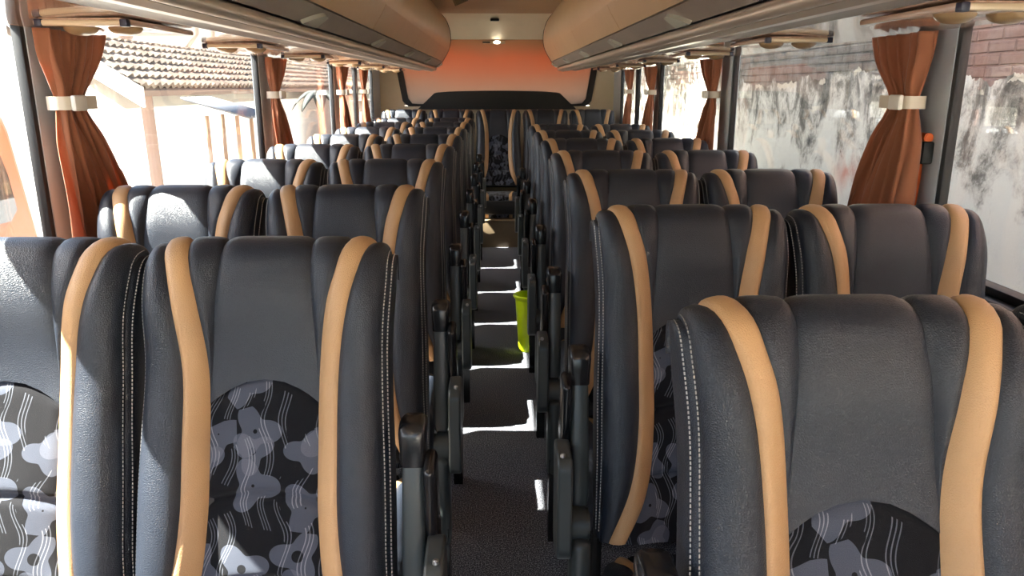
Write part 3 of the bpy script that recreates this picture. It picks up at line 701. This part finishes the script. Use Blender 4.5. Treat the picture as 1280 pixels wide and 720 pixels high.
def plaster_wall():
    m = mat('weathered_plaster', (0.6, 0.6, 0.55), 0.95, spec=0.2); t = NT(m); c = t.coord()
    xyz = t.new('SeparateXYZ'); t.l.new(c, xyz.inputs[0])
    cb = t.new('CombineXYZ'); t.l.new(xyz.outputs[1], cb.inputs[0]); t.l.new(xyz.outputs[2], cb.inputs[1])
    # bricks
    br = t.new('TexBrick'); t.l.new(cb.outputs[0], br.inputs['Vector']); br.inputs['Scale'].default_value = 1.0
    br.inputs['Brick Width'].default_value = 0.19; br.inputs['Row Height'].default_value = 0.055; br.inputs['Mortar Size'].default_value = 0.008; br.inputs['Mortar Smooth'].default_value = 0.6
    br.inputs['Color1'].default_value = (0.26, 0.20, 0.17, 1); br.inputs['Color2'].default_value = (0.17, 0.15, 0.13, 1); br.inputs['Mortar'].default_value = (0.10, 0.095, 0.085, 1)
    gn = t.noise(c, 4.0, 8, 0.75)
    bc = t.mix(t.math('MULTIPLY', t.ramp(gn, [(0.42, (0, 0, 0)), (0.60, (1, 1, 1))]), 0.85), br.outputs['Color'], (0.34, 0.33, 0.30))
    # red bricks close to the camera
    near = t.ramp(t.math('MULTIPLY', xyz.outputs[1], 0.1), [(0.37, (1, 1, 1)), (0.40, (0, 0, 0))])
    bc = t.mix(t.math('MULTIPLY', near, 0.6), bc, (0.42, 0.24, 0.19))
    # plaster with drips
    mp = t.new('Mapping'); mp.inputs['Scale'].default_value = (1, 3.0, 1.7); t.l.new(c, mp.inputs['Vector'])
    dr = t.noise(mp.outputs[0], 1.3, 8, 0.72, 0.9)
    bl = t.noise(c, 4.5, 9, 0.8)
    df = t.math('ADD', t.math('MULTIPLY', dr, 0.55), t.math('MULTIPLY', bl, 0.45))
    hg = t.math('MULTIPLY', t.math('SUBTRACT', 1.30, xyz.outputs[2]), 0.20)  # whitens towards the bottom, sunlight on the lower wall put into the colour
    df = t.math('ADD', df, hg)
    pc = t.ramp(df, [(0.40, (0.11, 0.105, 0.09)), (0.47, (0.34, 0.32, 0.28)), (0.515, (0.74, 0.70, 0.62)), (0.57, (0.96, 0.93, 0.84))])
    rs = t.new('TexVoronoi'); t.l.new(c, rs.inputs['Vector']); rs.inputs['Scale'].default_value = 0.9
    # break line between the two
    ed = t.math('ADD', xyz.outputs[2], t.math('MULTIPLY', t.math('SUBTRACT', t.noise(c, 1.6, 6, 0.6), 0.5), 0.55))
    top = t.math('GREATER_THAN', ed, 1.50)
    lip = t.math('MULTIPLY', t.math('MULTIPLY', t.math('GREATER_THAN', ed, 1.462), t.math('SUBTRACT', 1.0, top)), t.math('GREATER_THAN', t.noise(c, 2.2, 3), 0.5))
    pc = t.mix(t.math('MULTIPLY', lip, 0.8), pc, (0.80, 0.74, 0.60))
    col = t.mix(top, pc, bc)
    # faded red paint mark
    def gauss(o, c0, sg): return t.math('POWER', t.math('DIVIDE', t.math('SUBTRACT', o, c0), sg), 2.0)
    rd = t.math('EXPONENT', t.math('MULTIPLY', t.math('ADD', gauss(xyz.outputs[1], 4.9, 0.14), gauss(xyz.outputs[2], 0.92, 0.13)), -1.0))
    rd = t.math('MULTIPLY', rd, t.ramp(t.noise(c, 5, 4), [(0.35, (0, 0, 0)), (0.6, (1, 1, 1))]))
    col = t.mix(t.math('MULTIPLY', rd, 0.8), col, (0.75, 0.22, 0.13))
    t.set(t.b.inputs['Base Color'], col)
    hh = t.math('ADD', t.math('MULTIPLY', bl, 0.5), t.math('MULTIPLY', t.math('SUBTRACT', 1.0, top), 0.6))
    hh = t.math('SUBTRACT', hh, t.math('MULTIPLY', t.math('MULTIPLY', br.outputs['Fac'], top), 0.35))
    t.bump(hh, 0.8, 0.05); return m
g = MB(); g.box((2.40, 10, (2.75 + GZ)/2), (0.3, 44, 2.75 - GZ), 0.03)
tag(g.build('boundary_wall', plaster_wall()), 'tall weathered white plastered brick wall beyond the right hand windows', 'wall')

# house on the left
def roof_mat():
    m = mat('old_roof_tiles', (0.45, 0.33, 0.24), 0.9); t = NT(m); c = t.coord(); n = t.noise(c, 4, 5, 0.7)
    t.set(t.b.inputs['Base Color'], t.ramp(n, [(0.3, (0.05, 0.036, 0.028)), (0.5, (0.11, 0.08, 0.06)), (0.7, (0.21, 0.165, 0.13))])); return m
def house():
    root = empty('house', (-6, 14, GZ)); iv = Vector((-6, 14, GZ))
    ex, ez, rx, rz = -4.4, 1.46, -7.6, 3.5
    ya, yb = 9.7, 30.0
    rows = []; nrow = 20; ncol = 420
    L = Vector((rx - ex, rz - ez)); Ls = L.length; ux, uz = L.x/Ls, L.y/Ls; nx, nz = uz, -ux   # outward normal (+x, +z)
    g = MB()
    for r in range(nrow):
        s0, s1 = Ls*r/nrow - 0.03, Ls*(r+1)/nrow
        rr = []
        for (s, h) in ((s0, 0.055), (s0, 0.025), (s1, -0.005)) if False else ((s0, -0.01), (s0, 0.045), (s1, 0.005)):
            row = []
            for j in range(ncol + 1):
                y = lerp(ya, yb, j/ncol); wv = 0.026*math.sin(2*PI*y/0.20); jit = 0.012*math.sin(13.7*y + r*5.1)
                row.append(Vector((ex + ux*s + nx*(h + wv + jit*0.5), y, ez + uz*s + nz*(h + wv + jit*0.5))) - iv)
            rr.append(row)
        g.grid(rr)
    g.build('roof', roof_mat(), root, fix=False, angle=40)
    g = MB(); g.prism([(ex + 0.05, ez - 0.06), (rx, rz - 0.08), (2*rx - ex, ez - 0.06), (2*rx - ex, ez - 0.13), (rx, rz - 0.16), (ex + 0.05, ez - 0.13)], 'Y', ya + 0.05, yb - 0.05)
    g.v = [tuple(Vector(v) - iv) for v in g.v]; g.build('roof_deck', mat('dark_timber', (0.16, 0.10, 0.07), 0.8), root, smooth=False)
    wm = mat('whitewash', (0.88, 0.86, 0.82), 0.9)
    g = MB(); g.prism([(-4.95, GZ), (-4.95, 1.16), (rx, 2.95), (-10.2, 1.16), (-10.2, GZ)], 'Y', ya + 0.8, yb - 1)
    g.v = [tuple(Vector(v) - iv) for v in g.v]; g.build('house_wall', wm, root, smooth=False)
    g = MB()
    g.prism([(ex + 0.06, ez - 0.02), (rx, rz + 0.04), (rx, rz - 0.22), (ex + 0.06, ez - 0.26)], 'Y', ya - 0.03, ya + 0.05)
    g.v = [tuple(Vector(v) - iv) for v in g.v]; g.build('barge_board', mat('white_board', (0.86, 0.84, 0.80), 0.8), root, smooth=False)
    g = MB(); g.tube([Vector((ex - 0.02, ya + 0.35, GZ)) - iv, Vector((ex - 0.05, ya + 0.33, ez - 0.12)) - iv], 0.075, 10); g.build('corner_post', mat('weathered_post', (0.20, 0.13, 0.10), 0.9), root)
    tag(root, 'white walled house with an old tiled roof and timber corner post beyond the left windows', 'house')
house()
def hut():
    root = empty('wooden_booth', (-3.55, 10.4, GZ)); root.scale = (0.55, 0.6, 0.97); wood = mat('booth_wood', (0.20, 0.12, 0.075), 0.85)
    for n_, (x, y) in enumerate(((-0.35, -0.45), (0.35, -0.45), (-0.35, 0.5), (0.35, 0.5))):
        g = MB(); g.tube([(x, y, 0), (x, y, 2.15)], 0.05, 8); g.build('post', wood, root)
    g = MB(); rows = []
    for i in range(2):
        rows.append([(lerp(-0.75, 0.75, i) , lerp(-0.85, 0.85, j/60), lerp(2.38, 2.14, i) + 0.018*math.sin(j*0.9)) for j in range(61)])
    g.grid(rows); o = g.build('tin_roof', mat('tin_sheet', (0.10, 0.105, 0.12), 0.45, 0.4), root, fix=False); o.modifiers.new('s', 'SOLIDIFY').thickness = 0.012
    g = MB(); g.box((0, 0.0, 0.7), (0.72, 0.9, 0.9), 0.01); g.box((0.02, 0.0, 1.16), (0.85, 1.05, 0.04), 0.008); g.build('counter', mat('booth_panel', (0.72, 0.62, 0.50), 0.8), root)
    tag(root, 'small wooden booth with a tilted tin roof in front of the white house', 'booth')
hut()
def house2():
    root = empty('shed', (-3.9, 22, GZ))
    g = MB(); g.box((0.9, 2, 1.05), (1.4, 9, 2.1)); g.build('shed_wall', streaky('pink_plaster', (0.34, 0.24, 0.19), (0.42, 0.32, 0.265), 0.9, (2, 2, 0.6)), root, smooth=False)
    g = MB(); rows = [[(x, lerp(-2.9, 6.9, j/80), z + 0.02*math.sin(j*1.3)) for j in range(81)] for x, z in ((1.85, 2.12), (0.1, 2.5))]
    g.grid(rows); o = g.build('shed_roof', bpy.data.materials['old_roof_tiles'], root, fix=False); o.modifiers.new('s', 'SOLIDIFY').thickness = 0.05
    tag(root, 'low shed with pinkish plaster wall seen beyond the second left window', 'shed')
house2()
def palm():
    root = empty('young_palm', (-3.6, 16.0, GZ))
    g = MB(); g.tube([(0, 0, 0), (0.03, 0.02, 1.0), (-0.02, 0.0, 2.1), (0, 0, 2.35)], [0.06, 0.05, 0.045, 0.03], 8); g.build('trunk', mat('palm_bark', (0.30, 0.25, 0.20), 0.9), root)
    g = MB()
    for k in range(8):
        a = 2*PI*k/8 + 0.3; ln = 0.5 + 0.15*random.random()
        for sd_ in (-1, 1):
            rows = []
            for i in range(9):
                t = i/8; r = ln*t; z = 2.33 + 0.38*t - 0.75*t*t
                wd = 0.11*math.sin(PI*min(1, t*0.9 + 0.08))
                c = Vector((math.cos(a)*r, math.sin(a)*r, z)); n = Vector((-math.sin(a), math.cos(a), 0))
                rows.append([c, c + n*sd_*wd*0.5 - Vector((0, 0, wd*0.2)), c + n*sd_*wd - Vector((0, 0, wd*0.6))])
            g.grid(rows, flip=sd_ < 0)
    o = g.build('fronds', mat('dusty_frond', (0.045, 0.05, 0.045), 0.7), root, fix=False); o.modifiers.new('s', 'SOLIDIFY').thickness = 0.006
    tag(root, 'young palm with dark drooping fronds in front of the shed', 'palm')
palm()
g = MB(); g.tube([(0, 0, 0), (0.02, 0, 3.4)], 0.10, 12); up = g.build('pole', mat('pole_wood', (0.38, 0.34, 0.32), 0.9)); 
ur = empty('utility_pole', (-4.3, 6.9, GZ)); up.parent = ur
g = MB(); g.box((0.0, -0.14, 2.62), (0.2, 0.16, 0.22), 0.02); g.build('meter_box', mat('box_grey', (0.45, 0.43, 0.42), 0.6), ur)
tag(ur, 'grey utility pole with a small box beyond the orange van', 'pole')

# orange van parked on the left
def van():
    root = empty('van', (-2.75, 3.0, GZ)); paint = mat('orange_paint', (0.24, 0.055, 0.003), 0.5); W = 0.8
    dk = mat('tinted_glass', (0.05, 0.038, 0.03), 0.04)
    # side outline (y, z) from the nose (towards the camera's back) to the upright tail
    prof = [(-4.3, 0.38), (-4.4, 0.8), (-4.3, 1.25), (-3.6, 1.45), (-3.0, 2.35), (-2.8, 2.52), (-0.1, 2.58), (0.10, 2.55), (0.20, 2.46), (0.255, 2.30), (0.285, 1.85), (0.30, 1.2), (0.28, 0.38)]
    # body with a tumblehome cross-section
    rows = []
    for k, t in enumerate([-1, -0.93, 0.93, 1]):
        ins = 0.06 if abs(t) == 1 else 0.0
        rows.append([(t*(W + 0.0)*(1 if z < 1.5 else 1 - 0.10*(z - 1.5)), y*(1 - ins*0.4) , 0.35 + (z - 0.35)*(1 - ins*0.3)) for y, z in prof])
    g = MB(); g.grid(rows, closed=True); n = len(prof); g.f.append(tuple(range(n))[::-1]); g.f.append(tuple(range(3*n, 4*n)))
    b = g.build('body', paint, root, angle=40); bv = b.modifiers.new('bevel', 'BEVEL'); bv.width = 0.03; bv.segments = 2; bv.limit_method = 'ANGLE'
    for s in (-1, 1):
        x0 = s*(W - 0.04); x1 = s*(W + 0.008)
        for poly in ([(-1.15, 1.94), (0.10, 1.92), (0.155, 1.96), (0.15, 2.10), (0.09, 2.38), (0.03, 2.44), (-1.15, 2.44)], [(-2.75, 1.94), (-1.25, 1.94), (-1.25, 2.44), (-2.55, 2.44)]):
            g = MB(); vs = []
            for xx in (x0, x1):
                vs += [(xx*(1 - 0.10*(z - 1.5)), y, z) for y, z in poly]
            n = len(poly); g.add(vs, [tuple(range(n)), tuple(range(n, 2*n))[::-1]] + [(i, (i+1) % n, n + (i+1) % n, n + i) for i in range(n)])
            g.build('side_window', dk, root, smooth=False)
        for y in (-3.5, -0.55):
            g = MB(); g.cyl((s*(W - 0.1), y, 0.32), 0.32, 0.22, 'X', 32, bev=0.04); wh = g.build('wheel', M['rubber'], root)
            g = MB(); g.cyl((s*(W + 0.005), y, 0.32), 0.18, 0.03, 'X', 24, bev=0.008); g.build('hub_cap', M['steel'], wh)
    g = MB()
    g.add([(-0.60, -3.06, 2.30), (0.60, -3.06, 2.30), (0.70, -3.56, 1.54), (-0.70, -3.56, 1.54), (-0.60, -2.98, 2.26), (0.60, -2.98, 2.26), (0.70, -3.46, 1.52), (-0.70, -3.46, 1.52)], [(0, 1, 2, 3), (7, 6, 5, 4), (0, 4, 5, 1), (1, 5, 6, 2), (2, 6, 7, 3), (3, 7, 4, 0)])
    g.build('windscreen', dk, root, smooth=False)
    tag(root, 'orange van with dark side windows parked outside the near left window', 'van')
van()

def shade_tree(x, y, zc, rx, ry, rz, label, seed):  # trunk and leaves added behind the bus to shade the far right wall
    rnd = random.Random(seed); root = empty('tree', (x, y, GZ))
    g = MB(); g.tube([(0, 0, 0), (0.05, 0.03, 1.2), (-0.03, 0.05, 2.4), (0.02, 0, zc - GZ + 0.2)], [0.13, 0.11, 0.09, 0.04], 10)
    for k in range(6):
        a = k*1.05; z0 = 2.2 + 0.25*k
        g.tube([(0, 0.03, z0), (rx*0.35*math.cos(a), ry*0.35*math.sin(a), z0 + 0.35), (rx*0.7*math.cos(a), ry*0.7*math.sin(a), z0 + 0.6)], [0.045, 0.03, 0.012], 6)
    bark = bpy.data.materials.get('tree_bark') or mat('tree_bark', (0.12, 0.09, 0.065), 0.9)
    g.build('trunk', bark, root)
    g = MB()
    for k in range(3600):
        while True:
            p = Vector((rnd.uniform(-1, 1), rnd.uniform(-1, 1), rnd.uniform(-1, 1)))
            if 0.25 < p.length < 1.0: break
        c = Vector((p.x*rx, p.y*ry, zc - GZ + p.z*rz)); L = rnd.uniform(0.09, 0.15)
        a = Vector((rnd.uniform(-1, 1), rnd.uniform(-1, 1), rnd.uniform(-0.7, 0.3))).normalized(); b = a.cross(Vector((rnd.uniform(-1, 1), rnd.uniform(-1, 1), rnd.uniform(0.2, 1)))).normalized()
        g.add([c, c + a*L*0.5 + b*L*0.28, c + a*L, c + a*L*0.5 - b*L*0.28], [(0, 1, 2, 3)])
    leaf = bpy.data.materials.get('leaf_green')
    if not leaf:
        leaf = mat('leaf_green', (0.055, 0.085, 0.025), 0.5)
    g.build('foliage', leaf, root, fix=False)
    return tag(root, label, 'tree', None)
shade_tree(0.9, 10.0, 2.5, 1.2, 1.5, 1.15, 'leafy green tree standing just behind the bus beside the weathered wall', 3)
shade_tree(1.05, 13.2, 2.6, 1.15, 1.7, 1.25, 'leafy green tree farther behind the bus along the weathered wall', 5)
